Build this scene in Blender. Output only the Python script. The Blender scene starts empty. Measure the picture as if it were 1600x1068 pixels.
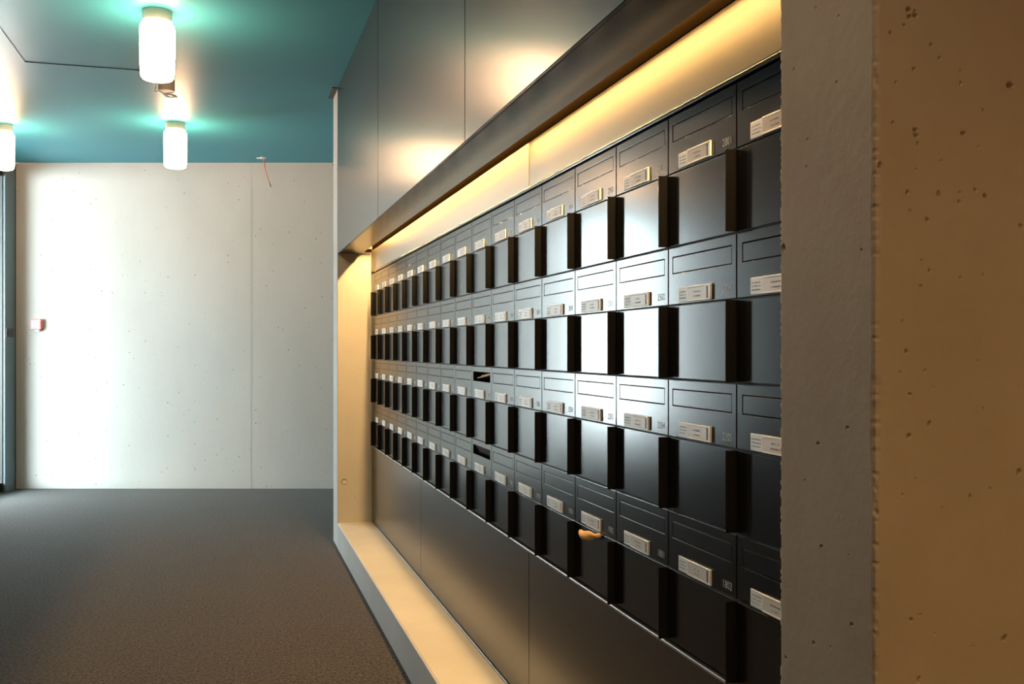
import bpy, bmesh, math, random
import numpy as np
from mathutils import Vector, Matrix

random.seed(7)
S = bpy.context.scene
COL = S.collection

# ------------------------------------------------------------------ camera
F_PX = 1500.0
TH = math.atan(443.0 / 1500.0)          # the view is turned this far from the mailbox wall's direction
CT, ST = math.cos(TH), math.sin(TH)
H = 1.253
cam_d = bpy.data.cameras.new('camera')
cam = bpy.data.objects.new('camera', cam_d)
COL.objects.link(cam)
cam.location = (0, 0, H)
cam.rotation_euler = (math.pi / 2, 0, -TH)
cam_d.sensor_width = 36.0
cam_d.lens = 36.0 * F_PX / 1600.0
cam_d.shift_y = 12.0 / 1600.0
cam_d.clip_start = 0.02
S.camera = cam

# ------------------------------------------------------------------ view, world, lights
S.view_settings.view_transform = 'Standard'
S.view_settings.look = 'None'
S.view_settings.gamma = 1.0
S.view_settings.use_curve_mapping = False
S.view_settings.exposure = 0.1

SKY = 46.0
LAMP = 44.0
LAMP_COL = (1.0, 0.62, 0.35)
LED = 450.0
LED_COL = (1.0, 0.59, 0.21)
world = bpy.data.worlds.new('world')
S.world = world
world.use_nodes = True
bg = world.node_tree.nodes['Background']
bg.inputs[0].default_value = (0.86, 0.95, 1.0, 1)
bg.inputs[1].default_value = SKY

def W3(L, D, Z=0.0):
    """lateral L and depth D measured from the viewing point -> world"""
    return Vector((L * CT + D * ST, -L * ST + D * CT, Z))

def ceil_z(x, y):
    return 2.83 + 0.0125 * (x * ST + y * CT)

# daylight comes in through the glass door in the left wall: portal in its opening
DOOR_L = -4.47
DOOR_D0, DOOR_D1, DOOR_TOP = 7.64, 8.435, 2.84
pl = bpy.data.lights.new('door_daylight_portal', 'AREA')
pl.shape = 'RECTANGLE'; pl.size = DOOR_D1 - DOOR_D0; pl.size_y = DOOR_TOP
pl.cycles.is_portal = True
po = bpy.data.objects.new('door_daylight_portal', pl); COL.objects.link(po)
po.location = W3(DOOR_L - 0.12, (DOOR_D0 + DOOR_D1) / 2, DOOR_TOP / 2)
po.rotation_euler = (math.pi / 2, 0, -TH - math.pi / 2)     # faces into the hall (+L)

# ------------------------------------------------------------------ materials
def mat(name):
    m = bpy.data.materials.new(name); m.use_nodes = True
    nt = m.node_tree
    return m, nt, nt.nodes['Principled BSDF']

def simple(name, col, rough=0.5, metal=0.0, spec=0.5, bump=0.0, bscale=300.0, emis=None, estr=0.0, coat=0.0):
    m, nt, p = mat(name)
    p.inputs['Base Color'].default_value = (*col, 1)
    p.inputs['Roughness'].default_value = rough
    p.inputs['Metallic'].default_value = metal
    p.inputs['Specular IOR Level'].default_value = spec
    p.inputs['Coat Weight'].default_value = coat
    tc = nt.nodes.new('ShaderNodeTexCoord')
    n = nt.nodes.new('ShaderNodeTexNoise'); n.inputs['Scale'].default_value = bscale
    nt.links.new(tc.outputs['Object'], n.inputs['Vector'])
    if bump > 0:
        b = nt.nodes.new('ShaderNodeBump'); b.inputs['Strength'].default_value = bump
        b.inputs['Distance'].default_value = 0.001
        nt.links.new(n.outputs['Fac'], b.inputs['Height'])
        nt.links.new(b.outputs['Normal'], p.inputs['Normal'])
    # faint smudges in the gloss
    n2 = nt.nodes.new('ShaderNodeTexNoise'); n2.inputs['Scale'].default_value = 5.0
    n2.inputs['Detail'].default_value = 4
    nt.links.new(tc.outputs['Object'], n2.inputs['Vector'])
    mr = nt.nodes.new('ShaderNodeMapRange')
    mr.inputs['To Min'].default_value = max(0.02, rough * 0.985); mr.inputs['To Max'].default_value = min(1, rough * 1.015)
    nt.links.new(n2.outputs['Fac'], mr.inputs['Value'])
    if 'gold_lit' not in name and 'metal_panel' not in name: nt.links.new(mr.outputs['Result'], p.inputs['Roughness'])
    if emis:
        p.inputs['Emission Color'].default_value = (*emis, 1)
        p.inputs['Emission Strength'].default_value = estr
    return m

def concrete(name, c1, c2, pore_scale=26.0, pore=0.085, rough=0.75, cloud=1.4, bump=0.35, stretch=(1, 1, 1), seldom=0.5, pc=0.45):
    m, nt, p = mat(name)
    N, Lk = nt.nodes, nt.links
    geo = N.new('ShaderNodeNewGeometry')
    mp = N.new('ShaderNodeMapping'); mp.inputs['Scale'].default_value = stretch
    Lk.new(geo.outputs['Position'], mp.inputs['Vector'])
    a = N.new('ShaderNodeTexNoise'); a.inputs['Scale'].default_value = cloud; a.inputs['Detail'].default_value = 8
    a.inputs['Roughness'].default_value = 0.62
    Lk.new(mp.outputs[0], a.inputs['Vector'])
    r = N.new('ShaderNodeValToRGB')
    r.color_ramp.elements[0].position = 0.3; r.color_ramp.elements[0].color = (*c1, 1)
    r.color_ramp.elements[1].position = 0.7; r.color_ramp.elements[1].color = (*c2, 1)
    Lk.new(a.outputs['Fac'], r.inputs['Fac'])
    # blow holes
    v = N.new('ShaderNodeTexVoronoi'); v.inputs['Scale'].default_value = pore_scale
    v.inputs['Randomness'].default_value = 1.0
    Lk.new(geo.outputs['Position'], v.inputs['Vector'])
    sep = N.new('ShaderNodeSeparateColor'); Lk.new(v.outputs['Color'], sep.inputs[0])
    rad = N.new('ShaderNodeMapRange'); rad.inputs['From Min'].default_value = seldom; rad.inputs['From Max'].default_value = 1.0
    rad.inputs['To Min'].default_value = 0.0; rad.inputs['To Max'].default_value = pore
    Lk.new(sep.outputs[0], rad.inputs['Value'])
    lt = N.new('ShaderNodeMath'); lt.operation = 'SUBTRACT'
    Lk.new(rad.outputs[0], lt.inputs[0]); Lk.new(v.outputs['Distance'], lt.inputs[1])
    sm = N.new('ShaderNodeMapRange'); sm.inputs['From Min'].default_value = 0.0; sm.inputs['From Max'].default_value = pore * 0.3
    Lk.new(lt.outputs[0], sm.inputs['Value'])
    mx = N.new('ShaderNodeMix'); mx.data_type = 'RGBA'
    Lk.new(sm.outputs[0], mx.inputs['Factor'])
    Lk.new(r.outputs['Color'], mx.inputs['A'])
    mx.inputs['B'].default_value = (c1[0] * pc, c1[1] * pc, c1[2] * pc, 1)
    Lk.new(mx.outputs['Result'], p.inputs['Base Color'])
    f = N.new('ShaderNodeTexNoise'); f.inputs['Scale'].default_value = 45; f.inputs['Detail'].default_value = 6
    Lk.new(mp.outputs[0], f.inputs['Vector'])
    sub = N.new('ShaderNodeMath'); sub.operation = 'SUBTRACT'
    Lk.new(f.outputs['Fac'], sub.inputs[0]); Lk.new(sm.outputs[0], sub.inputs[1])
    b = N.new('ShaderNodeBump'); b.inputs['Strength'].default_value = bump; b.inputs['Distance'].default_value = 0.003
    Lk.new(sub.outputs[0], b.inputs['Height']); Lk.new(b.outputs['Normal'], p.inputs['Normal'])
    p.inputs['Roughness'].default_value = rough
    p.inputs['Specular IOR Level'].default_value = 0.3
    return m

M = {}
M['box'] = simple('anthracite_lacquer', (0.010, 0.0105, 0.012), 0.20, spec=0.36)
M['door'] = simple('anthracite_lacquer_door', (0.010, 0.0105, 0.012), 0.19, spec=0.36)
M['inside'] = simple('dark_mailbox_inside', (0.008, 0.008, 0.008), 0.6)
M['panel'] = simple('black_satin_metal_panel', (0.010, 0.010, 0.011), 0.22, spec=0.6)
M['lower'] = simple('black_satin_lower_panel', (0.011, 0.0108, 0.011), 0.24, spec=1.0)
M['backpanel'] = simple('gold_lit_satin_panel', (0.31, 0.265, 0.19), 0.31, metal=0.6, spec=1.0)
M['lining'] = simple('matt_dark_slot_lining', (0.004, 0.0025, 0.001), 0.9, spec=0.0)
M['rail'] = simple('grey_aluminium_rail', (0.35, 0.34, 0.33), 0.35, metal=0.8)
M['white'] = simple('white_plastic', (0.88, 0.88, 0.88), 0.4)
M['sticker'] = simple('white_sticker', (0.88, 0.90, 0.92), 0.45)
M['tan'] = simple('beige_name_plate', (0.74, 0.63, 0.52), 0.4)
M['pale'] = simple('pale_name_plate', (0.72, 0.70, 0.66), 0.4)
M['ink'] = simple('grey_print', (0.22, 0.22, 0.24), 0.6)
M['bluetext'] = simple('blue_grey_print', (0.20, 0.26, 0.34), 0.6)
M['brown'] = simple('brown_clip', (0.11, 0.055, 0.015), 0.5)
M['number'] = simple('light_grey_lettering', (0.52, 0.52, 0.53), 0.5)
M['carton'] = simple('brown_envelope_paper', (0.78, 0.46, 0.17), 0.7)
M['black'] = simple('black_profile', (0.006, 0.006, 0.006), 0.4)
M['frame'] = simple('blue_grey_door_frame', (0.10, 0.15, 0.17), 0.4)
M['plate'] = simple('dark_grey_strike_plate', (0.03, 0.03, 0.035), 0.4)
M['red'] = simple('light_washed_red_plastic', (0.80, 0.20, 0.20), 0.35)  # paled in the colour itself, standing in for strong light washing it out
M['redwhite'] = simple('white_alarm_face', (0.85, 0.80, 0.80), 0.4)
M['orange'] = simple('orange_conduit', (0.75, 0.16, 0.03), 0.4)
M['lampcap'] = simple('ivory_lamp_cap', (0.80, 0.66, 0.54), 0.45)
M['sensor'] = simple('beige_sensor_body', (0.62, 0.50, 0.42), 0.5)
M['glow'] = simple('opal_glass_lit', (0.8, 0.8, 0.8), 0.3, emis=LAMP_COL, estr=LAMP)
M['led'] = simple('led_strip_lit', (0.8, 0.8, 0.8), 0.5, emis=LED_COL, estr=8.0)
M['back'] = simple('warm_dark_plaster', (0.12, 0.09, 0.06), 0.9)
M['dark_wall'] = simple('grey_plaster', (0.10, 0.09, 0.08), 0.8)
M['pave'] = simple('outdoor_paving', (0.35, 0.35, 0.36), 0.9, bump=0.4, bscale=40)
M['far'] = concrete('fair_faced_concrete_far', (0.60, 0.58, 0.54), (0.69, 0.675, 0.64), pore_scale=21, pore=0.15, cloud=1.1, stretch=(1, 1, 0.45), bump=0.3, seldom=0.2, pc=0.42)
M['jamb'] = concrete('fair_faced_concrete_jamb', (0.50, 0.485, 0.46), (0.60, 0.585, 0.56), pore_scale=14, pore=0.12, bump=0.3, seldom=0.5, pc=0.35)
M['sill'] = concrete('fair_faced_concrete_sill', (0.46, 0.44, 0.41), (0.56, 0.54, 0.51), pore_scale=60, pore=0.06, bump=0.15, seldom=0.8, pc=0.8)
M['pier'] = concrete('fair_faced_concrete_lamp_tinted', (0.42, 0.33, 0.25), (0.48, 0.385, 0.30), pore_scale=60, pore=0.10, bump=0.35, seldom=0.82, cloud=5, pc=0.5)  # lamp warmth tinted into the base colour; the other concrete stays neutral

# teal ceiling paint
m, nt, p = mat('teal_ceiling_paint')
geo = nt.nodes.new('ShaderNodeNewGeometry')
n = nt.nodes.new('ShaderNodeTexNoise'); n.inputs['Scale'].default_value = 2.0; n.inputs['Detail'].default_value = 5
nt.links.new(geo.outputs['Position'], n.inputs['Vector'])
r = nt.nodes.new('ShaderNodeValToRGB')
r.color_ramp.elements[0].color = (0.044, 0.33, 0.42, 1); r.color_ramp.elements[1].color = (0.052, 0.365, 0.465, 1)
nt.links.new(n.outputs['Fac'], r.inputs['Fac']); nt.links.new(r.outputs['Color'], p.inputs['Base Color'])
p.inputs['Roughness'].default_value = 0.45
p.inputs['Specular IOR Level'].default_value = 0.25
M['ceiling'] = m

# carpet
m, nt, p = mat('looped_brown_grey_carpet')
geo = nt.nodes.new('ShaderNodeNewGeometry')
n = nt.nodes.new('ShaderNodeTexNoise'); n.inputs['Scale'].default_value = 85; n.inputs['Detail'].default_value = 3
n.inputs['Roughness'].default_value = 0.7
v = nt.nodes.new('ShaderNodeTexVoronoi'); v.inputs['Scale'].default_value = 120
big = nt.nodes.new('ShaderNodeTexNoise'); big.inputs['Scale'].default_value = 3.0; big.inputs['Detail'].default_value = 5
for q in (n, v, big): nt.links.new(geo.outputs['Position'], q.inputs['Vector'])
r = nt.nodes.new('ShaderNodeValToRGB')
r.color_ramp.elements[0].position = 0.42; r.color_ramp.elements[0].color = (0.004, 0.003, 0.0022, 1)
r.color_ramp.elements[1].position = 0.62; r.color_ramp.elements[1].color = (0.108, 0.080, 0.063, 1)
nt.links.new(n.outputs['Fac'], r.inputs['Fac'])
mx = nt.nodes.new('ShaderNodeMix'); mx.data_type = 'RGBA'; mx.blend_type = 'MULTIPLY'; mx.inputs['Factor'].default_value = 0.35
nt.links.new(r.outputs['Color'], mx.inputs['A']); nt.links.new(big.outputs['Fac'], mx.inputs['B'])
nt.links.new(mx.outputs['Result'], p.inputs['Base Color'])
b = nt.nodes.new('ShaderNodeBump'); b.inputs['Strength'].default_value = 0.9; b.inputs['Distance'].default_value = 0.004
nt.links.new(v.outputs['Distance'], b.inputs['Height']); nt.links.new(b.outputs['Normal'], p.inputs['Normal'])
p.inputs['Roughness'].default_value = 0.95; p.inputs['Specular IOR Level'].default_value = 0.1
p.inputs['Sheen Weight'].default_value = 0.19; p.inputs['Sheen Roughness'].default_value = 0.5
M['carpet'] = m

# clear glass
m = bpy.data.materials.new('clear_door_glass'); m.use_nodes = True
nt = m.node_tree; nt.nodes.clear()
o = nt.nodes.new('ShaderNodeOutputMaterial'); t = nt.nodes.new('ShaderNodeBsdfTransparent')
g = nt.nodes.new('ShaderNodeBsdfGlossy'); g.inputs['Roughness'].default_value = 0.02
mixs = nt.nodes.new('ShaderNodeMixShader'); lw = nt.nodes.new('ShaderNodeLayerWeight'); lw.inputs['Blend'].default_value = 0.5
fr = nt.nodes.new('ShaderNodeMath'); fr.operation = 'POWER'; fr.inputs[1].default_value = 5.0
nt.links.new(lw.outputs['Facing'], fr.inputs[0])
t.inputs[0].default_value = (0.95, 0.98, 0.97, 1)
nt.links.new(fr.outputs[0], mixs.inputs[0]); nt.links.new(t.outputs[0], mixs.inputs[1]); nt.links.new(g.outputs[0], mixs.inputs[2])
nt.links.new(mixs.outputs[0], o.inputs[0])
M['glass'] = m

# ------------------------------------------------------------------ mesh helpers
def bm_box(bm, x0, x1, y0, y1, z0, z1, mi=0, bevel=0.0, seg=2, mtx=None):
    tmp = bmesh.new()
    bmesh.ops.create_cube(tmp, size=1.0)
    for v in tmp.verts:
        v.co = Vector(((x0 + x1) / 2 + v.co.x * (x1 - x0), (y0 + y1) / 2 + v.co.y * (y1 - y0), (z0 + z1) / 2 + v.co.z * (z1 - z0)))
    if bevel > 0:
        bmesh.ops.bevel(tmp, geom=list(tmp.edges), offset=bevel, segments=seg, affect='EDGES', profile=0.5)
    merge(bm, tmp, mi, mtx)

def merge(bm, tmp, mi=0, mtx=None):
    base = {}
    for v in tmp.verts:
        base[v] = bm.verts.new(mtx @ v.co if mtx else v.co)
    for f in tmp.faces:
        try:
            nf = bm.faces.new([base[v] for v in f.verts]); nf.material_index = mi
        except ValueError:
            pass
    tmp.free()

def bm_quad(bm, pts, mi=0):
    f = bm.faces.new([bm.verts.new(Vector(p)) for p in pts]); f.material_index = mi

def bm_lathe(bm, prof, seg=40, mi=0, mtx=None, smooth=True):
    tmp = bmesh.new(); rings = []
    for (rr, z) in prof:
        if rr < 1e-6:
            rings.append([tmp.verts.new((0, 0, z))])
        else:
            rings.append([tmp.verts.new((rr * math.cos(2 * math.pi * i / seg), rr * math.sin(2 * math.pi * i / seg), z)) for i in range(seg)])
    for a, b_ in zip(rings[:-1], rings[1:]):
        for i in range(seg):
            j = (i + 1) % seg
            if len(a) == 1 and len(b_) == 1: continue
            if len(a) == 1: tmp.faces.new((a[0], b_[i], b_[j]))
            elif len(b_) == 1: tmp.faces.new((a[i], b_[0], a[j]))
            else: tmp.faces.new((a[i], b_[i], b_[j], a[j]))
    bmesh.ops.recalc_face_normals(tmp, faces=tmp.faces)
    merge(bm, tmp, mi, mtx)

def bm_tube(bm, pts, rad, seg=10, mi=0):
    pts = [Vector(p) for p in pts]; rings = []
    for i, p_ in enumerate(pts):
        d = (pts[min(i + 1, len(pts) - 1)] - pts[max(i - 1, 0)]).normalized()
        up = Vector((0, 0, 1)) if abs(d.z) < 0.9 else Vector((1, 0, 0))
        a = d.cross(up).normalized(); b_ = d.cross(a).normalized()
        rings.append([bm.verts.new(p_ + rad * (a * math.cos(2 * math.pi * k / seg) + b_ * math.sin(2 * math.pi * k / seg))) for k in range(seg)])
    for r0, r1 in zip(rings[:-1], rings[1:]):
        for k in range(seg):
            f = bm.faces.new((r0[k], r0[(k + 1) % seg], r1[(k + 1) % seg], r1[k])); f.material_index = mi
    for rg in (rings[0], rings[-1]):
        bm.faces.new(rg).material_index = mi

def mk_mesh(name, bm, mats, smooth=False):
    bmesh.ops.recalc_face_normals(bm, faces=bm.faces)
    me = bpy.data.meshes.new(name); bm.to_mesh(me); bm.free()
    for mm in (mats if isinstance(mats, (list, tuple)) else [mats]): me.materials.append(mm)
    if smooth:
        me.polygons.foreach_set('use_smooth', [True] * len(me.polygons))
    return me

def obj(name, me, parent=None, loc=None, rot=None):
    o = bpy.data.objects.new(name, me); COL.objects.link(o)
    if parent: o.parent = parent
    if loc is not None: o.location = loc
    if rot is not None: o.rotation_euler = rot
    return o

def thing(name, label, cat, loc=(0, 0, 0), rotz=0, group=None, me=None):
    o = bpy.data.objects.new(name, me); COL.objects.link(o)
    o.location = loc; o.rotation_euler = (0, 0, rotz)
    o['label'] = label; o['category'] = cat
    if group: o['group'] = group
    return o

def struct(name, bm, mats, label=None, cat=None, rotz=0.0, smooth=False):
    o = obj(name, mk_mesh(name, bm, mats, smooth))
    o.rotation_euler = (0, 0, rotz)
    o['kind'] = 'structure'
    if label: o['label'] = label
    if cat: o['category'] = cat
    return o

def led_light(parent, length):
    l = bpy.data.lights.new('led_glow', 'AREA'); l.shape = 'RECTANGLE'
    l.size = 0.012; l.size_y = length; l.color = LED_COL
    l.energy = LED * math.pi * 0.012 * length
    o_ = bpy.data.objects.new('led_glow', l); COL.objects.link(o_); o_.parent = parent
    o_.location = (0, 0, -0.0050)

# ------------------------------------------------------------------ dimensions
XF = 0.66          # front plane of the concrete wall
XM = 0.8743        # face of the mailboxes
Y0 = 6.001         # far edge of the first mailbox column
P = 0.279          # column pitch
R = 0.27           # row pitch
ZT = 1.733         # top of the top row
FLAP = 0.1195
NY0, NY1 = 1.055, 6.13   # niche from ... to
PY0 = 0.87         # near end of the pier
FY1 = 6.372        # far end of the wall
SILL = 0.158
LINT = 1.858
SOFX = 0.8066
NC = 17

# ------------------------------------------------------------------ shell
bm = bmesh.new()
bm_box(bm, -7, 5, -4, 12, -0.12, 0.0)
struct('floor', bm, M['carpet'], 'dark brown-grey looped carpet floor of the hall', 'floor')

bm = bmesh.new()                       # ceiling, rising slightly away from the viewing point
for sgn, z0, z1 in ((0, 0, 0.12),):
    tmp = bmesh.new(); bmesh.ops.create_cube(tmp, size=1.0)
    for v in tmp.verts:
        x = -1 + v.co.x * 12; y = 4 + v.co.y * 16
        v.co = Vector((x, y, ceil_z(x, y) + (0.12 if v.co.z > 0 else 0.0)))
    merge(bm, tmp)
struct('ceiling', bm, M['ceiling'], 'glossy teal painted ceiling', 'ceiling')

# far wall: perpendicular to the view, two pours with an open joint between them
bm = bmesh.new()
FD = 8.66
JL = (394 - 800) / 1500 * FD
bm_box(bm, -4.62, JL - 0.008, FD, FD + 0.25, 0, 2.98, bevel=0.001, seg=1)
bm_box(bm, JL - 0.0065, JL + 0.0065, FD + 0.0005, FD + 0.25, 0, 2.98, bevel=0.001, seg=1)
bm_box(bm, JL + 0.008, 1.4, FD, FD + 0.25, 0, 2.98, bevel=0.001, seg=1)
bm_box(bm, JL - 0.01, JL + 0.01, FD + 0.012, FD + 0.2, 0, 2.98)
bm_box(bm, JL - 0.01, JL + 0.01, FD + 0.0012, FD + 0.2, 2.70, 2.98)
struct('wall_far', bm, M['far'], 'pale exposed concrete wall with a vertical joint at the end of the hall', 'wall', rotz=-TH)

# left wall with a door opening (parallel to the view)
bm = bmesh.new()
bm_box(bm, -4.70, DOOR_L, -6.0, DOOR_D0, 0, 2.98)
bm_box(bm, -4.70, DOOR_L - 0.09, DOOR_D0, DOOR_D1, DOOR_TOP, 2.98)
bm_box(bm, DOOR_L - 0.09, DOOR_L, DOOR_D0, 8.444, DOOR_TOP, 2.98)
struct('wall_left', bm, M['dark_wall'], rotz=-TH)
# wall behind the viewing point and on the right, outside the photograph
bm = bmesh.new()
bm_box(bm, -7, 5, -3.2, -3.0, 0, 2.98)
struct('wall_back', bm, M['back'])
bm = bmesh.new()
bm_box(bm, 1.5, 1.7, FY1, 9.2, 0, 2.98)
struct('wall_right', bm, M['back'])

# pavement outside the glass door
bm = bmesh.new()
bm_box(bm, -14, -4.70, 0, 14, -0.10, -0.02)
struct('trim_4', bm, M['pave'], rotz=-TH)

# concrete wall around the niche: far pier, sill, blocks behind and above
bm = bmesh.new()
bm_box(bm, XF, 1.5, NY1, FY1, 0, 2.90, bevel=0.003, seg=1)
far_pier = struct('wall_niche_far', bm, M['jamb'], 'concrete end of the niche wall with a round tie hole', 'wall')

bm = bmesh.new()                       # sill with a chamfered front edge
x0, x1, c = XF, 1.20, 0.007
prof = [(x0, 0), (x0, SILL - c), (x0 + c, SILL), (x1, SILL), (x1, 0)]
va = [bm.verts.new((x, NY0, z)) for x, z in prof]; vb = [bm.verts.new((x, NY1, z)) for x, z in prof]
bm.faces.new(va); bm.faces.new(vb[::-1])
for i in range(5):
    j = (i + 1) % 5
    bm.faces.new((va[i], vb[i], vb[j], va[j]))
struct('trim_1', bm, M['sill'], 'low concrete sill running under the mailbox niche', 'sill')

bm = bmesh.new()
bm_box(bm, 1.26, 1.5, PY0 + 0.02, NY1, 0, 2.86)
bm_box(bm, 0.90, 1.26, NY0, NY1, 2.06, 2.86)
bm_box(bm, XF + 0.012, 0.90, NY0, NY1, 2.06, 2.86)
bm_box(bm, XF + 0.012, SOFX - 0.012, NY0, NY1, LINT + 0.012, 2.06)
struct('wall_niche_back', bm, M['lining'])

# tie hole in the far jamb: rim and plug
bm = bmesh.new()
mt = Matrix.Translation((0.704, NY1 - 0.0005, 0.424)) @ Matrix.Rotation(math.pi / 2, 4, 'X')
bm_lathe(bm, [(0.0, 0.001), (0.014, 0.001), (0.015, 0.003), (0.020, 0.0035), (0.0215, 0.0)], 28, mtx=mt)
o = obj('tie_hole_plug', mk_mesh('tie_hole_plug', bm, M['jamb'], True), far_pier)

# ------------------------------------------------------------------ near pier, fine mesh with chipped edges and blow holes
def pier():
    z = np.concatenate([[0.0, 0.4, 0.8], np.arange(0.84, 1.68, 0.0010), [1.8, 2.3, 2.835]])
    # unrolled around the corner: front face (Y from NY0 to PY0 at X=XF) then end face (X from XF at Y=PY0)
    na = np.concatenate([[-0.185 - 0.06, -0.185 - 0.02, -0.185 - 0.004], np.arange(-0.185, 0.24, 0.0010), [0.5, 0.84]])
    nu, nz = len(na), len(z)
    U, Z = np.meshgrid(na, z, indexing='ij')
    rng = np.random.RandomState(3)
    def noise1(x, seed, sc):
        r_ = np.random.RandomState(seed).rand(4000)
        t_ = x / sc + 500; i_ = np.floor(t_).astype(int); f_ = t_ - i_; f_ = f_ * f_ * (3 - 2 * f_)
        return r_[i_ % 4000] * (1 - f_) + r_[(i_ + 1) % 4000] * f_
    X = np.where(U < 0, XF, XF + U); Y = np.where(U < 0, PY0 - U, PY0)
    back = U < -0.185
    X = np.where(back, XF + (-0.185 - U), X); Y = np.where(back, NY0, Y)
    # inward direction per face
    dep = np.zeros_like(U)
    # general waviness
    dep += 0.0005 * (noise1(Z, 1, 0.02) - 0.5) * (noise1(U, 2, 0.02))
    # rough arris at the near corner (U=0) and at the niche corner (U=-0.185)
    chip0 = 0.0012 + 0.0022 * np.clip(noise1(Z, 5, 0.005) * 1.6 - 0.6, 0, 1) + 0.004 * np.clip(noise1(Z, 6, 0.02) * 3 - 2.4, 0, 1)
    w0 = np.clip(1 - np.abs(U) / (0.0045 + 0.004 * noise1(Z, 7, 0.05)), 0, 1)
    d0 = chip0 * w0
    chip1 = 0.0008 + 0.0018 * np.clip(noise1(Z, 8, 0.004) * 1.5 - 0.5, 0, 1) + 0.003 * np.clip(noise1(Z, 9, 0.012) * 3 - 2.5, 0, 1)
    w1 = np.clip(1 - np.abs(U + 0.185) / 0.004, 0, 1)
    # raised smear of cement beside the near corner in the lower part
    # blow holes placed as in the photograph: (px, py, radius px) on the end face and on the front face
    holes = []
    ex = [(1420,15,3.4),(1430,24,3.6),(1421,26,3.4),(1418,15,2.5),(1429,17,2.5),(1413,39,2.2),(1391,52,2.6),(1455,70,2.6),(1468,91,2.2),(1428,108,2.6),(1400,129,2.2),(1501,130,2.4),(1578,133,5.2),(1501,111,2),(1395,192,2.4),(1430,203,3.6),(1431,211,3.6),(1434,224,2.4),(1505,208,3.8),(1536,172,2),(1529,230,1.8),(1375,258,4.0),(1471,251,1.8),(1432,265,1.6),(1418,301,3.0),(1467,303,3.6),(1500,301,2),(1524,297,2.8),(1539,306,3.4),(1499,315,2.4),(1449,343,3.0),(1422,329,1.8),(1595,353,3.2),(1440,407,1.8),(1452,423,2.4),(1439,447,2.2),(1501,434,2),(1536,429,1.8),(1410,502,2.2),(1416,549,3),(1445,579,2.2),(1406,581,2),(1458,606,1.8),(1528,564,2),(1422,616,2.6),(1452,662,3.4),(1420,681,3.6),(1592,737,4.0),(1547,763,2.2),(1516,775,2.6),(1430,748,1.8),(1410,773,1.8),(1472,794,1.6),(1424,968,2.6),(1438,960,1.6),(1569,997,4.8),(1435,1061,3.6),(1520,1010,1.5),(1460,990,1.5)]
    for px, py, rr in ex:
        k = (px - 800) / 1500.0
        x = PY0 * (k * CT + ST) / (CT - k * ST)
        D = x * ST + PY0 * CT
        holes.append((x - XF, H + (546 - py) / 1500 * D, rr * D / 1500 * 1.05, 1.0))
    fx = [(1224,387,4.5),(1346,390,1.5),(1307,128,1.6),(1310,25,1.5),(1275,12,1.2),(1324,668,2.0),(1278,692,2.0),(1283,853,2.2),(1331,975,2.0),(1271,1004,2.4),(1228,1027,2.0),(1326,867,1.2),(1260,260,1.2),(1258,750,1.2),(1240,108,1.2),(1262,217,1.2),(1298,1010,1.2)]
    for px, py, rr in fx:
        k = (px - 800) / 1500.0
        y = XF * (CT - k * ST) / (k * CT + ST)
        D = XF * ST + y * CT
        holes.append((PY0 - y, H + (546 - py) / 1500 * D, rr * D / 1500, 1.6))
    for hu, hz, hr, st in holes:
        m_ = (np.abs(U - hu) < 3 * hr * st) & (np.abs(Z - hz) < 3 * hr)
        ang = np.arctan2(Z - hz, U - hu)
        rad = np.sqrt(((U - hu) / st) ** 2 + (Z - hz) ** 2) / (hr * (1 + 0.2 * np.sin(2 * ang + hu * 900) + 0.12 * np.sin(3 * ang + hz * 700)))
        dep += np.where(m_, 2.2 * hr * np.clip((1.12 - rad) * 2.4, 0, 1), 0)
    endm = U > 0
    X2 = X.copy(); Y2 = Y.copy()
    X2 = np.where((U <= 0) & ~back, X2 + dep, X2)
    Y2 = np.where(endm, Y2 + dep, Y2)
    X2 += np.where(back, 0, d0 * 0.8); Y2 += np.where(back, 0, d0)
    d1 = chip1 * w1
    X2 += d1; Y2 -= d1
    co = np.stack([X2, Y2, Z], -1).reshape(-1, 3)
    idx = np.arange(nu * nz).reshape(nu, nz)
    q = np.stack([idx[:-1, :-1], idx[1:, :-1], idx[1:, 1:], idx[:-1, 1:]], -1).reshape(-1, 4)
    # close the block: right side and back
    n0 = len(co)
    extra = []
    me = bpy.data.meshes.new('wall_niche_near')
    me.vertices.add(len(co)); me.vertices.foreach_set('co', co.ravel())
    me.loops.add(q.size); me.loops.foreach_set('vertex_index', q.ravel())
    me.polygons.add(len(q)); me.polygons.foreach_set('loop_start', np.arange(0, q.size, 4))
    me.polygons.foreach_set('loop_total', np.full(len(q), 4))
    me.update(calc_edges=True); me.validate()
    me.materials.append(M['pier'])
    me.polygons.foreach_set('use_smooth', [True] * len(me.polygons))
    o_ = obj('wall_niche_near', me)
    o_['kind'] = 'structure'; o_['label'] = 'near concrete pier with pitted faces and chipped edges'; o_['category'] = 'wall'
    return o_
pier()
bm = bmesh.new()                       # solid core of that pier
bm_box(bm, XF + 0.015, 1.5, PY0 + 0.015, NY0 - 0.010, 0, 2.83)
struct('wall_niche_core', bm, M['pier'])

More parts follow.
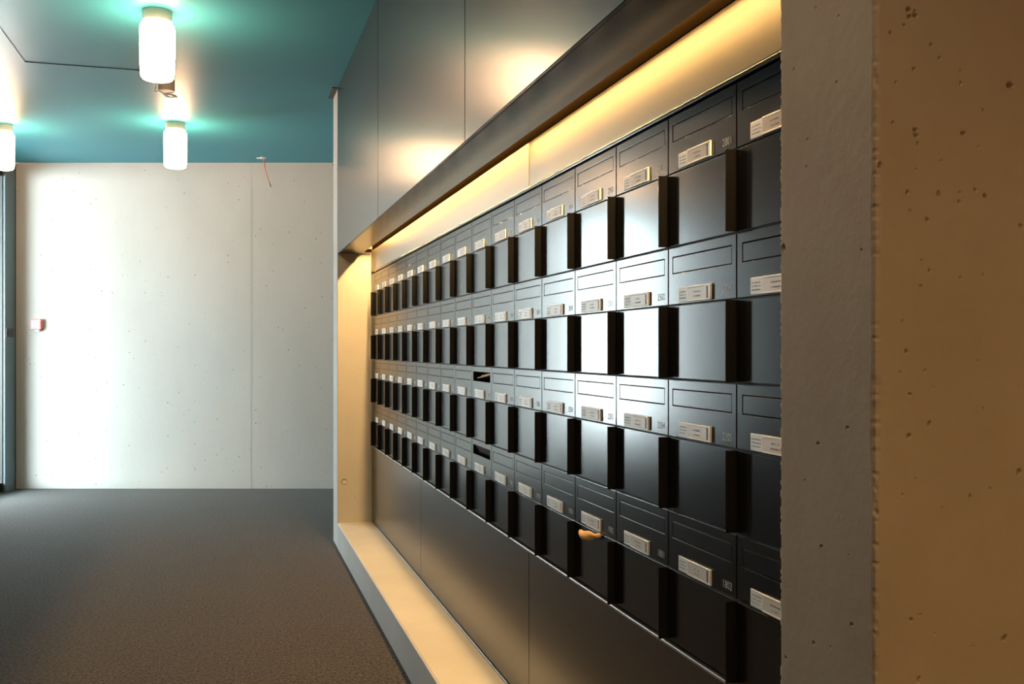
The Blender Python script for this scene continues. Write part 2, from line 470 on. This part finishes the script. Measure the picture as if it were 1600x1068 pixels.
# ------------------------------------------------------------------ glass door in the left wall
dfr = bmesh.new()
bm_box(dfr, DOOR_L - 0.06, DOOR_L + 0.012, 8.445, 8.612, 0, 2.925, bevel=0.003)
bm_box(dfr, DOOR_L - 0.085, DOOR_L - 0.062, 8.445, FD - 0.002, 0, 2.925)
door = struct('door_1', dfr, M['frame'], 'blue-grey metal door frame post at the left end of the concrete wall', 'door', rotz=-TH)
bm = bmesh.new()
bm_box(bm, DOOR_L - 0.06, DOOR_L - 0.004, 8.616, FD - 0.003, 0, 2.925)
bm_box(bm, DOOR_L - 0.06, DOOR_L - 0.010, 8.436, 8.444, 0, 2.925)
obj('door_seal', mk_mesh('door_seal', bm, M['black']), door)
bm = bmesh.new()
bm_box(bm, DOOR_L + 0.0125, DOOR_L + 0.020, 8.45, 8.575, 1.365, 1.44, bevel=0.002)
bm_box(bm, DOOR_L + 0.020, DOOR_L + 0.026, 8.475, 8.55, 1.385, 1.42, bevel=0.002)
obj('strike_plate', mk_mesh('strike_plate', bm, M['plate']), door)
bm = bmesh.new()
bm_box(bm, DOOR_L - 0.07, DOOR_L - 0.02, DOOR_D0, DOOR_D0 + 0.05, 0, DOOR_TOP)
bm_box(bm, DOOR_L - 0.07, DOOR_L - 0.02, DOOR_D0 + 0.05, 8.432, 0, 0.08)
bm_box(bm, DOOR_L - 0.07, DOOR_L - 0.02, DOOR_D0 + 0.05, 8.432, DOOR_TOP - 0.06, DOOR_TOP - 0.002)
lf = obj('leaf_frame', mk_mesh('leaf_frame', bm, M['black']), door)
bm = bmesh.new()
bm_box(bm, DOOR_L - 0.05, DOOR_L - 0.044, DOOR_D0 + 0.05, 8.432, 0.08, DOOR_TOP - 0.06)
obj('glass_pane', mk_mesh('glass_pane', bm, M['glass']), lf)

# ------------------------------------------------------------------ black facade panels above the niche, soffit, light slot
seams = [NY1 - 0.004, 4.415, 2.722, 1.06]
desc = ['black satin wall panel above the niche, farthest one at the concrete edge',
        'black satin wall panel above the niche, middle one reflecting a lamp',
        'black satin wall panel above the niche, nearest to the near pier']
for i in range(3):
    ya, yb = seams[i + 1] + 0.0015, seams[i] - 0.0015
    bm = bmesh.new(); tmp = bmesh.new(); bmesh.ops.create_cube(tmp, size=1.0)
    for v in tmp.verts:
        x = XF + 0.0005 if v.co.x < 0 else XF + 0.0105
        y = ya if v.co.y < 0 else yb
        z = LINT if v.co.z < 0 else ceil_z(x, y) - 0.001
        v.co = Vector((x, y, z))
    bmesh.ops.bevel(tmp, geom=list(tmp.edges), offset=0.0024, segments=4, affect='EDGES')
    merge(bm, tmp)
    thing('wall_panel', desc[i], 'wall panel', group='black panels above the niche', me=mk_mesh('wall_panel', bm, M['panel']))

bm = bmesh.new()
bm_box(bm, XF + 0.011, SOFX, NY0 + 0.002, NY1 - 0.002, LINT + 0.001, LINT + 0.0115, bevel=0.001)
bm_box(bm, SOFX - 0.010, SOFX, NY0 + 0.002, NY1 - 0.002, LINT + 0.0115, 2.058)
thing('soffit_panel', 'black metal soffit panel forming the underside of the lintel over the mailboxes', 'soffit',
      me=mk_mesh('soffit_panel', bm, M['panel']))

LT = 1.882   # top edge of the lit panel
led = thing('light_strip', 'warm light strip hidden in the slot above the mailboxes', 'light strip', (0.866, (NY0 + NY1) / 2, 1.935))
bm = bmesh.new()
hl = (NY1 - NY0) / 2
bm_box(bm, -0.006, 0.006, -hl + 0.07, hl - 0.09, -0.004, 0.0)
obj('light_emitter', mk_mesh('light_emitter', bm, M['led']), led)
led_light(led, 2 * hl - 0.16)
bm = bmesh.new()
bm_box(bm, -0.008, 0.008, -hl + 0.06, hl - 0.08, 0.0005, 0.012, bevel=0.001)
obj('light_housing', mk_mesh('light_housing', bm, M['rail']), led)
bm = bmesh.new()
bm_box(bm, XM - 0.002, 0.899, NY0 + 0.001, NY1 - 0.055, LT, 2.055)
struct('trim_2', bm, M['lining'])
bm = bmesh.new()
bm_box(bm, SOFX + 0.004, XM - 0.004, NY1 - 0.05, NY1 - 0.03, LINT + 0.012, LINT + 0.032, bevel=0.002)
# bracket at the end of the slot
thing('slot_bracket', 'small dark bracket at the far end of the light slot', 'bracket', me=mk_mesh('slot_bracket', bm, M['lining']))

# lit strip of wall between light slot and mailboxes
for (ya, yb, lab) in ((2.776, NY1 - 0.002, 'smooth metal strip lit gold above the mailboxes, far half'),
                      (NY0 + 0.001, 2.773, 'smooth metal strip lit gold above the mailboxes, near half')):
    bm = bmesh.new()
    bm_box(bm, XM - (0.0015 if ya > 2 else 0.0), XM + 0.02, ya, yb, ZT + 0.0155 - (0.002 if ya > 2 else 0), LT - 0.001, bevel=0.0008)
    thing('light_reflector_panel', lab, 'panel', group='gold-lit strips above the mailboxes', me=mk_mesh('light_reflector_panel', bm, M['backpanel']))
# rails
bm = bmesh.new()
bm_box(bm, XM - 0.003, XM + 0.02, NY0 + 0.001, Y0, ZT + 0.0030, ZT + 0.0125, bevel=0.0022)
thing('top_rail', 'thin metal rail along the top of the mailboxes', 'rail', me=mk_mesh('top_rail', bm, M['box']))
bm = bmesh.new()
bm_box(bm, XM - 0.004, XM + 0.03, NY0 + 0.001, NY1 - 0.002, ZT - 4 * R - 0.011, ZT - 4 * R - 0.005, bevel=0.0012)
thing('bottom_rail', 'thin grey metal rail under the bottom row of mailboxes', 'rail', me=mk_mesh('bottom_rail', bm, M['rail']))
# black backing seen in the shadow gaps
bm = bmesh.new()
bm_box(bm, XM + 0.026, 0.90, NY0 + 0.001, NY1 - 0.001, SILL + 0.001, ZT - 4 * R - 0.012)
bm_box(bm, XM + 0.021, 0.90, NY0 + 0.001, NY1 - 0.001, ZT + 0.0005, LT - 0.0005)
struct('trim_3', bm, M['black'])

# lower panels
ls = [NY1 - 0.008, 4.491, 2.782, NY0 + 0.002]
lab = ['black satin panel below the mailboxes, at the far jamb', 'black satin panel below the mailboxes, middle one with gold glow at its foot',
       'black satin panel below the mailboxes, nearest and darkest']
for i in range(3):
    bm = bmesh.new()
    bm_box(bm, XM + 0.001, XM + 0.02, ls[i + 1] + 0.0015, ls[i] - 0.0015, SILL + 0.012, ZT - 4 * R - 0.0125, bevel=0.0012)
    thing('plinth_panel', lab[i], 'wall panel', group='black panels below the mailboxes', me=mk_mesh('plinth_panel', bm, M['lower']))
bm = bmesh.new()
bm_box(bm, XM - 0.002, XM + 0.022, NY0 + 0.002, NY1 - 0.01, SILL + 0.0005, SILL + 0.0075, bevel=0.001)
thing('skirting_strip', 'thin grey strip between the sill and the black panels', 'skirting', me=mk_mesh('skirting_strip', bm, M['rail']))

# the next niche, beside the viewing point: the end face of the near pier is its jamb
Q0, Q1 = -2.6, PY0 - 0.001
bm = bmesh.new()
bm_box(bm, XF, 1.5, Q0, Q1, 0, SILL, bevel=0.004)
bm_box(bm, XM, 1.5, Q0, Q1, SILL + 0.001, 2.83)
bm_box(bm, XF, XM, Q0, Q1, 2.06, 2.83)
bm_box(bm, XF, SOFX, Q0, Q1, LINT, 2.06)
struct('wall_niche_beside', bm, M['back'])
led2 = thing('light_strip', 'warm light strip in the slot of the next niche, outside the frame', 'light strip', (0.866, (Q0 - 0.45) / 2, 1.935))
bm = bmesh.new(); hl = (-0.45 - Q0) / 2
bm_box(bm, -0.006, 0.006, -hl + 0.05, hl, -0.004, 0.0)
obj('light_emitter', mk_mesh('light_emitter', bm, M['led']), led2)
led_light(led2, 2 * hl)
bm = bmesh.new()
bm_box(bm, -0.008, 0.008, -hl + 0.04, hl + 0.01, 0.0005, 0.012, bevel=0.001)
obj('light_housing', mk_mesh('light_housing', bm, M['rail']), led2)

# ------------------------------------------------------------------ mailboxes
# local frame: origin at lower far corner of the front, x = into the wall, y = towards the viewing point is negative
G = 0.0018
def yy(t): return -t          # t metres from the far edge
w = P
def mesh_body():
    bm = bmesh.new()
    t_ = 0.0015
    a, b_ = -w + 0.0010, -0.0010
    z0, z1 = 0.0008, R - 0.0008
    bm_box(bm, 0.003, 0.34, a, a + t_, z0, z1); bm_box(bm, 0.003, 0.34, b_ - t_, b_, z0, z1)
    bm_box(bm, 0.003, 0.34, a + t_, b_ - t_, z0, z0 + t_); bm_box(bm, 0.003, 0.34, a + t_, b_ - t_, z1 - t_, z1)
    bm_box(bm, 0.003, 0.34, a + t_, b_ - t_, R - FLAP - t_ / 2, R - FLAP + t_ / 2)
    bm_box(bm, 0.34, 0.342, a, b_, z0, z1)
    return mk_mesh('body', bm, M['inside'])

SX0, SX1 = 0.0195, 0.0195 + 0.2415      # slot from far edge
SZ1, SZ0 = R - 0.0205, R - 0.0550
def mesh_panel():
    # frame around the slot opening, rounded outer edge
    bm = bmesh.new()
    a, b_ = -(w - G), -G
    z0, z1 = R - FLAP + 0.0016, R - G
    s0, s1 = -SX1, -SX0
    xs = (0.0, 0.0022)
    bv = 0.0013
    ov = [(a, z0), (b_, z0), (b_, z1), (a, z1)]
    def ring(q0, q1, r0_, r1_, d, x, sg=1):
        return [bm.verts.new((x, y, z)) for y, z in ((q0 + sg * d, r0_ + sg * d), (q1 - sg * d, r0_ + sg * d), (q1 - sg * d, r1_ - sg * d), (q0 + sg * d, r1_ - sg * d))]
    arc = [(bv * (1 - math.cos(t_)), bv * (1 - math.sin(t_))) for t_ in [math.pi / 2 * k_ / 7 for k_ in range(8)]]
    iv = [(s0, SZ0), (s1, SZ0), (s1, SZ1), (s0, SZ1)]
    rings = [[bm.verts.new((xs[1], y, z)) for y, z in ov]]
    rings += [ring(a, b_, z0, z1, d, x) for d, x in arc]
    q = 0.8
    rings += [ring(s0, s1, SZ0, SZ1, d * q, x * q, -1) for d, x in reversed(arc)]
    rings += [[bm.verts.new((xs[1], y, z)) for y, z in iv]]
    for r0, r1 in zip(rings, rings[1:] + rings[:1]):
        for k in range(4):
            bm.faces.new((r0[k], r0[(k + 1) % 4], r1[(k + 1) % 4], r1[k]))
    return mk_mesh('letter_panel', bm, M['box'])
def mesh_slot():
    bm = bmesh.new()
    g = 0.0013
    hgt = SZ1 - SZ0 - 2 * g
    bm_box(bm, 0.0004, 0.002, -(SX1 - g), -(SX0 + g), -hgt, 0.0, bevel=0.0009, seg=5)
    return mk_mesh('slot_flap', bm, M['box'])
def mesh_door():
    bm = bmesh.new()
    bm_box(bm, 0.0, 0.0022, -(w - G), -G, G, R - FLAP - 0.0012, bevel=0.0010, seg=5)
    return mk_mesh('package_door', bm, M['door'])
HP = 0.0215
def mesh_handle():
    bm = bmesh.new()
    t_ = 0.0016
    bm_box(bm, -HP, 0.0002, -(w - G), -(w - G - t_), G, R - FLAP - 0.0012, bevel=0.0006, seg=4)
    return mk_mesh('handle', bm, M['door'])
LY0, LY1 = 0.0505, 0.0505 + 0.1365      # name holder from far edge
LZ1 = R - 0.0850; LZ0 = LZ1 - 0.0300
def mesh_holder(short=False):
    bm = bmesh.new()
    l1 = LY1
    bm_box(bm, -0.0022, -0.0001, -l1, -LY0, LZ0, LZ1, bevel=0.0008)
    # raised frame around the insert
    a = LY0 + (0.042 if not short else 0.02)
    bm_box(bm, -0.0045, -0.0022, -l1, -a, LZ1 - 0.0035, LZ1, bevel=0.0006)
    bm_box(bm, -0.0045, -0.0022, -l1, -a, LZ0, LZ0 + 0.0030, bevel=0.0006)
    bm_box(bm, -0.0045, -0.0022, -l1, -l1 + 0.0065, LZ0 + 0.003, LZ1 - 0.0035)
    return mk_mesh('name_holder', bm, M['white'])
def dashes(bm, x, ya, yb, z, h, mi, rng, gapp=0.22):
    y = ya
    while y < yb:
        l_ = rng.uniform(0.0007, 0.0016)
        if rng.random() > gapp:
            y2 = min(y + l_, yb)
            bm_quad(bm, [(x, -y, z), (x, -y2, z), (x, -y2, z + h * rng.uniform(0.6, 1)), (x, -y, z + h)], mi)
        y += l_ + rng.uniform(0.0002, 0.0007)
def mesh_sticker(seed):
    rng = random.Random(seed)
    bm = bmesh.new()
    bm_box(bm, -0.0026, -0.0022, -(LY0 + 0.040), -(LY0 + 0.002), LZ0 + 0.0015, LZ1 - 0.0015)
    for k in range(3):
        z = LZ1 - 0.0105 - 0.0062 * k
        dashes(bm, -0.00275, LY0 + 0.005, LY0 + rng.uniform(0.033, 0.037), z, 0.0024, 1, rng, 0.12)
    return mk_mesh('notice_sticker', bm, [M['sticker'], M['bluetext']])
def mesh_plate(seed, tone):
    rng = random.Random(seed)
    bm = bmesh.new()
    a, b_ = LY0 + 0.0425, LY1 - 0.0155
    bm_box(bm, -0.0036, -0.0022, -b_, -a, LZ0 + 0.0035, LZ1 - 0.0040)
    mid = (a + b_) / 2
    for k, hw in enumerate((rng.uniform(0.010, 0.022), rng.uniform(0.008, 0.018))):
        dashes(bm, -0.00375, mid - hw, mid + hw, LZ1 - 0.0135 - 0.0085 * k, 0.0030, 1, rng, 0.2)
    return mk_mesh('name_plate', bm, [M[tone], M['ink']])
def mesh_clip():
    bm = bmesh.new()
    bm_box(bm, -0.0030, -0.0022, -(LY1 - 0.0065), -(LY1 - 0.0150), LZ0 + 0.0035, LZ1 - 0.0040)
    return mk_mesh('clip', bm, M['brown'])

def text_mesh(txt, h, sx, mt_):
    cu = bpy.data.curves.new('lettering', 'FONT')
    cu.body = txt; cu.size = h / 0.70; cu.extrude = 0.0; cu.align_x = 'RIGHT'; cu.space_character = 1.06
    to = bpy.data.objects.new('lettering', cu); COL.objects.link(to)
    dg = bpy.context.evaluated_depsgraph_get()
    me = bpy.data.meshes.new_from_object(to.evaluated_get(dg))
    bpy.data.objects.remove(to); bpy.data.curves.remove(cu)
    co = np.empty(len(me.vertices) * 3); me.vertices.foreach_get('co', co); co = co.reshape(-1, 3)
    out = np.empty_like(co)
    out[:, 0] = -0.0003; out[:, 1] = -co[:, 0] * sx; out[:, 2] = co[:, 1]
    me.vertices.foreach_set('co', out.ravel()); me.update()
    me.materials.clear(); me.materials.append(mt_)
    me.name = 'number_lettering'
    return me

bodyM, panM, slotM, doorM, handM, holdM, holdS, clipM = mesh_body(), mesh_panel(), mesh_slot(), mesh_door(), mesh_handle(), mesh_holder(), mesh_holder(True), mesh_clip()
stM = [mesh_sticker(s) for s in range(4)]
plTan = [mesh_plate(10 + s, 'tan') for s in range(5)]
plPale = [mesh_plate(30 + s, 'pale') for s in range(5)]

NUM = [[None] * NC for _ in range(4)]
known = {(0, 15): '2801', (0, 14): '2904', (1, 15): '2503', (1, 14): '2502', (1, 13): '2501', (2, 15): '2205', (2, 14): '2204', (2, 13): '2203',
         (3, 15): '1802', (3, 14): '1801', (3, 13): '1905', (3, 12): '1904', (3, 11): '1903', (3, 10): '1902', (3, 9): '1901',
         (0, 16): '2802', (1, 16): '2504', (2, 16): '2101', (3, 16): '1803'}
fl = [29, 26, 23, 20]
for r_ in range(4):
    for c_ in range(NC):
        if (r_, c_) in known: NUM[r_][c_] = known[(r_, c_)]
        else:
            back = 13 - c_ if r_ < 3 else 8 - c_
            NUM[r_][c_] = '%02d%02d' % (fl[r_] + (back // 5 if back > 0 else 0), 5 - (back % 5))
ordn = ['first', 'second', 'third', 'fourth', 'fifth', 'sixth', 'seventh', 'eighth', 'ninth', 'tenth', 'eleventh', 'twelfth', 'thirteenth', 'fourteenth', 'fifteenth', 'sixteenth', 'seventeenth']
rows = ['top', 'second', 'third', 'bottom']
legible = {(0, 15), (0, 14), (1, 15), (2, 15), (2, 14), (3, 15), (3, 14), (3, 13), (3, 12)}
for r_ in range(4):
    for c_ in range(NC):
        zb = ZT - (r_ + 1) * R
        num = NUM[r_][c_]
        if (r_, c_) == (2, 9):
            lab = 'black mailbox with open slot and brown mail showing, third row, tenth column'
        elif (r_, c_) == (3, 9):
            lab = 'black mailbox with its letter slot pushed open and empty, bottom row, tenth column'
        elif (r_, c_) in legible:
            lab = 'black mailbox numbered %s in the %s row, %s column from the far end' % (num, rows[r_], ordn[c_])
        elif c_ == 16:
            lab = 'black mailbox in the %s row, cut off by the near concrete pier' % rows[r_]
        else:
            lab = 'black mailbox in the %s row, %s column from the far end' % (rows[r_], ordn[c_])
        t = thing('mailbox', lab, 'mailbox', (XM, Y0 - c_ * P, zb), group='black mailboxes in the niche')
        obj('body', bodyM, t)
        pn = obj('letter_panel', panM, t)
        sl = obj('slot_flap', slotM, pn, loc=(0, 0, SZ1 - 0.0013))
        if (r_, c_) in ((2, 9), (3, 9)):
            sl.location.x = 0.004
            sl.rotation_euler = (0, math.radians(-75 if r_ == 2 else -16), 0)
        dr = obj('package_door', doorM, t)
        obj('handle', handM, dr)
        small = (r_, c_) in ((0, 8), (1, 4))
        nh = obj('name_holder', holdS if small else holdM, t)
        if not small: obj('notice_sticker', random.choice(stM), nh)
        tone = plTan if r_ < 3 else plPale
        obj('name_plate', random.choice(tone), nh)
        obj('clip', clipM, nh)
        obj('number_lettering', text_mesh(num, 0.0145, 0.82, M['number']), t, loc=(0, -(w - 0.0165), R - 0.1065))

# letters showing in the open slot, and the scrap of paper in the gap of 1905
bm = bmesh.new()
bm_box(bm, 0.001, 0.14, -0.235, -0.075, 0.0, 0.004, bevel=0.0008)
bm_box(bm, 0.003, 0.15, -0.245, -0.12, 0.0045, 0.0085, bevel=0.0008)
e = thing('envelope', 'brown envelope lying inside the open letter slot, third row', 'envelope', (XM + 0.0, Y0 - 9 * P, ZT - 2 * R - 0.052),
          me=mk_mesh('envelope', bm, M['carton']))
e.rotation_euler = (math.radians(-5), math.radians(4), 0)

bm = bmesh.new()
rng = random.Random(4)
n_ = 14
va = []
for i in range(n_ + 1):
    t_ = i / n_
    ring = []
    for j in range(9):
        s_ = j / 8
        a = 5.0 * (s_ - 0.5)
        op = 0.0075 * (1 - t_) ** 0.7 + 0.0015                     # how far the fold gapes
        ring.append(bm.verts.new((-0.004 - 0.020 * (1 - t_) - op * math.cos(a),
                                  -0.050 - 0.080 * t_ + 0.010 * math.sin(a * 1.1) * (1 - t_) + 0.002 * math.sin(7 * s_ + 9 * t_),
                                  op * math.sin(a) * 1.3 - 0.010 + 0.012 * t_ ** 1.4 + 0.0018 * math.sin(11 * t_ + 4 * s_) + rng.uniform(-0.0004, 0.0004))))
    va.append(ring)
for i in range(n_):
    for j in range(8):
        bm.faces.new((va[i][j], va[i + 1][j], va[i + 1][j + 1], va[i][j + 1]))
sc = thing('paper_scrap', 'curled yellow-brown scrap stuck below the name plate of mailbox 1905', 'paper',
           (XM, Y0 - 13 * P - 0.064, ZT - 3 * R - FLAP - 0.004), me=mk_mesh('paper_scrap', bm, M['carton'], True))
md = sc.modifiers.new('thickness', 'SOLIDIFY'); md.thickness = 0.0006

# narrow fillers closing the row at both ends
bm = bmesh.new()
for r_ in range(4):
    zb = ZT - (r_ + 1) * R
    bm_box(bm, XM, XM + 0.0022, Y0 + G, NY1 - 0.012, zb + G, zb + R - FLAP - 0.0012, bevel=0.0006)
    bm_box(bm, XM, XM + 0.0022, Y0 + G, NY1 - 0.012, zb + R - FLAP + 0.0016, zb + R - G, bevel=0.0006)
bm_box(bm, XM + 0.0025, XM + 0.03, Y0 + 0.002, NY1 - 0.012, ZT - 4 * R, ZT)
fi = thing('filler_panel', 'narrow black filler strip between the mailboxes and the far jamb', 'panel', me=mk_mesh('filler_panel', bm, M['box']))
for r_ in range(4):
    obj('handle', handM, fi, loc=(XM, Y0 + P, ZT - (r_ + 1) * R))
bm = bmesh.new()
ye = Y0 - NC * P
bm_box(bm, XM, XM + 0.02, NY0 + 0.001, ye - 0.002, ZT - 4 * R + 0.001, ZT)
thing('filler_panel', 'black filler strip hidden behind the near pier', 'panel', me=mk_mesh('filler_panel', bm, M['box']))

# ------------------------------------------------------------------ ceiling lamps
def mesh_cap():
    bm = bmesh.new()
    bm_lathe(bm, [(0, -0.052), (0.066, -0.052), (0.068, -0.050), (0.068, -0.004), (0.066, 0.001), (0, 0.001)], 48)
    return mk_mesh('lamp_cap', bm, M['lampcap'], False)
def mesh_glass():
    bm = bmesh.new()
    bm_lathe(bm, [(0.0, -0.332), (0.055, -0.331), (0.068, -0.327), (0.0755, -0.318), (0.0785, -0.300), (0.0815, -0.20), (0.0815, -0.09), (0.0795, -0.075), (0.072, -0.062), (0.066, -0.0525), (0.0, -0.0525)], 48)
    return mk_mesh('glass_diffuser', bm, M['glow'], True)
capM, glM = mesh_cap(), mesh_glass()
lamps = [(W3(-1.716, 4.645), 'nearest and largest of the lit cylindrical ceiling lamps'),
         (W3(-2.474, 7.056), 'smaller lit cylindrical ceiling lamp in front of the concrete wall'),
         (W3(-3.778, 7.12), 'lit cylindrical ceiling lamp cut off by the left edge'),
         (Vector((-0.30, 2.50, 0)), 'lit cylindrical ceiling lamp overhead, above the frame'),
         (Vector((-0.30, 0.05, 0)), 'lit cylindrical ceiling lamp behind the viewing point')]
for lp, lb in lamps:
    z = ceil_z(lp.x, lp.y)
    t = thing('ceiling_lamp', lb, 'lamp', (lp.x, lp.y, z), group='cylindrical ceiling lamps')
    obj('lamp_cap', capM, t); obj('glass_diffuser', glM, t)

# ------------------------------------------------------------------ sensor hanging out of the ceiling behind the nearest lamp
sp = W3(-2.117, 5.88); sz = ceil_z(sp.x, sp.y)
s = thing('ceiling_sensor', 'beige round sensor with loose wires hanging behind the nearest lamp', 'sensor', (sp.x, sp.y, sz), -TH)
bm = bmesh.new()
bm_lathe(bm, [(0, -0.070), (0.046, -0.070), (0.049, -0.067), (0.049, 0.0), (0, 0.0)], 36)
obj('sensor_body', mk_mesh('sensor_body', bm, M['sensor']), s)
bm = bmesh.new()
mt = Matrix.Translation((0.027, -0.010, -0.100)) @ Matrix.Rotation(math.radians(4), 4, 'Y') @ Matrix.Rotation(math.radians(-7), 4, 'X')
bm_lathe(bm, [(0.018, -0.003), (0.040, -0.003), (0.043, 0.0), (0.040, 0.003), (0.018, 0.003), (0.018, -0.003)], 36, mtx=mt)
obj('cover_ring', mk_mesh('cover_ring', bm, M['white'], True), s)
bm = bmesh.new()
bm_tube(bm, [(-0.060, 0.02, -0.001), (-0.062, 0.0, -0.02), (-0.056, -0.02, -0.045), (-0.055, -0.03, -0.066), (-0.060, -0.035, -0.078), (-0.048, -0.04, -0.082), (-0.036, -0.045, -0.074), (-0.018, -0.045, -0.086), (0.0, -0.04, -0.094), (0.03, -0.035, -0.088), (0.048, -0.02, -0.082)], 0.0042)
obj('wire', mk_mesh('wire', bm, M['white'], True), s)

# ceiling hatch, its grooves and a flush panel
bm = bmesh.new()
hx0, hx1, hy0, hy1 = -1.118, -0.50, 4.35, 6.05
def under(x0, x1, y0, y1, th, mi):
    pts = [(x0, y0), (x1, y0), (x1, y1), (x0, y1)]
    lo = [bm.verts.new((x, y, ceil_z(x, y) - th)) for x, y in pts]; hi = [bm.verts.new((x, y, ceil_z(x, y) + 0.0002)) for x, y in pts]
    fs = [bm.faces.new(lo), bm.faces.new(hi)]
    for k in range(4): fs.append(bm.faces.new((lo[k], lo[(k + 1) % 4], hi[(k + 1) % 4], hi[k])))
    for f_ in fs: f_.material_index = mi
under(hx0, hx1, hy1 - 0.004, hy1, 0.0045, 1)
under(hx0, hx0 + 0.004, hy0, hy1 - 0.004, 0.0045, 1)
under(hx0 + 0.004, hx1, hy0, hy1 - 0.004, 0.0010, 0)
thing('ceiling_hatch', 'square access hatch outlined in the teal ceiling left of the nearest lamp', 'hatch', me=mk_mesh('ceiling_hatch', bm, [M['ceiling'], M['black']]))

# orange conduit hanging from a small white rose
cp = W3(-2.181, 8.41); cz = ceil_z(cp.x, cp.y)
c = thing('hanging_conduit', 'orange conduit end hanging from the ceiling before the concrete wall', 'conduit', (cp.x, cp.y, cz), -TH)
bm = bmesh.new()
bm_lathe(bm, [(0, -0.012), (0.022, -0.012), (0.026, -0.008), (0.026, 0.0), (0, 0.0)], 24)
bm_box(bm, -0.055, -0.02, -0.012, 0.012, -0.010, -0.001, bevel=0.002)
obj('ceiling_rose', mk_mesh('ceiling_rose', bm, M['white']), c)
bm = bmesh.new()
bm_tube(bm, [(0.008, 0, -0.012), (0.012, 0, -0.06), (0.022, 0, -0.12), (0.040, 0, -0.18), (0.058, 0, -0.225)], 0.0042)
obj('conduit', mk_mesh('conduit', bm, M['orange'], True), c)
bm = bmesh.new()
bm_tube(bm, [(0.058, 0, -0.226), (0.066, 0, -0.242), (0.068, 0, -0.258)], 0.0038)
obj('wire_end', mk_mesh('wire_end', bm, M['black'], True), c)

# black ceiling profile at the top of the wall end
bm = bmesh.new(); tmp = bmesh.new(); bmesh.ops.create_cube(tmp, size=1.0)
for v in tmp.verts:
    x = XF - 0.032 if v.co.x < 0 else XF - 0.002
    y = NY1 - 0.01 if v.co.y < 0 else FY1 + 0.02
    v.co = Vector((x, y, ceil_z(x, y) - (0.006 if v.co.z < 0 else 0.0005)))
merge(bm, tmp)
thing('ceiling_profile', 'short black profile on the ceiling beside the end of the niche wall', 'profile', me=mk_mesh('ceiling_profile', bm, M['black']))

# ------------------------------------------------------------------ fire alarm call point
ap = W3((59.5 - 800) / 1500 * FD, FD - 0.0, H + (546 - 506.5) / 1500 * FD)
a = thing('fire_alarm_call_point', 'small red and white fire alarm box on the concrete wall', 'fire alarm', ap, -TH)
bm = bmesh.new()
bm_box(bm, -0.047, 0.047, -0.045, -0.001, -0.047, 0.047, bevel=0.006, seg=3)
obj('housing', mk_mesh('housing', bm, M['red']), a)
bm = bmesh.new()
bm_box(bm, -0.036, 0.036, -0.049, -0.0455, -0.024, 0.020, bevel=0.0015)
bm_box(bm, -0.012, 0.004, -0.0502, -0.049, -0.006, 0.0, mi=1)
obj('face_plate', mk_mesh('face_plate', bm, [M['redwhite'], M['ink']]), a)
bm = bmesh.new()
bm_box(bm, -0.010, 0.030, -0.036, -0.006, -0.062, -0.0475, bevel=0.003)
obj('key_latch', mk_mesh('key_latch', bm, M['white']), a)
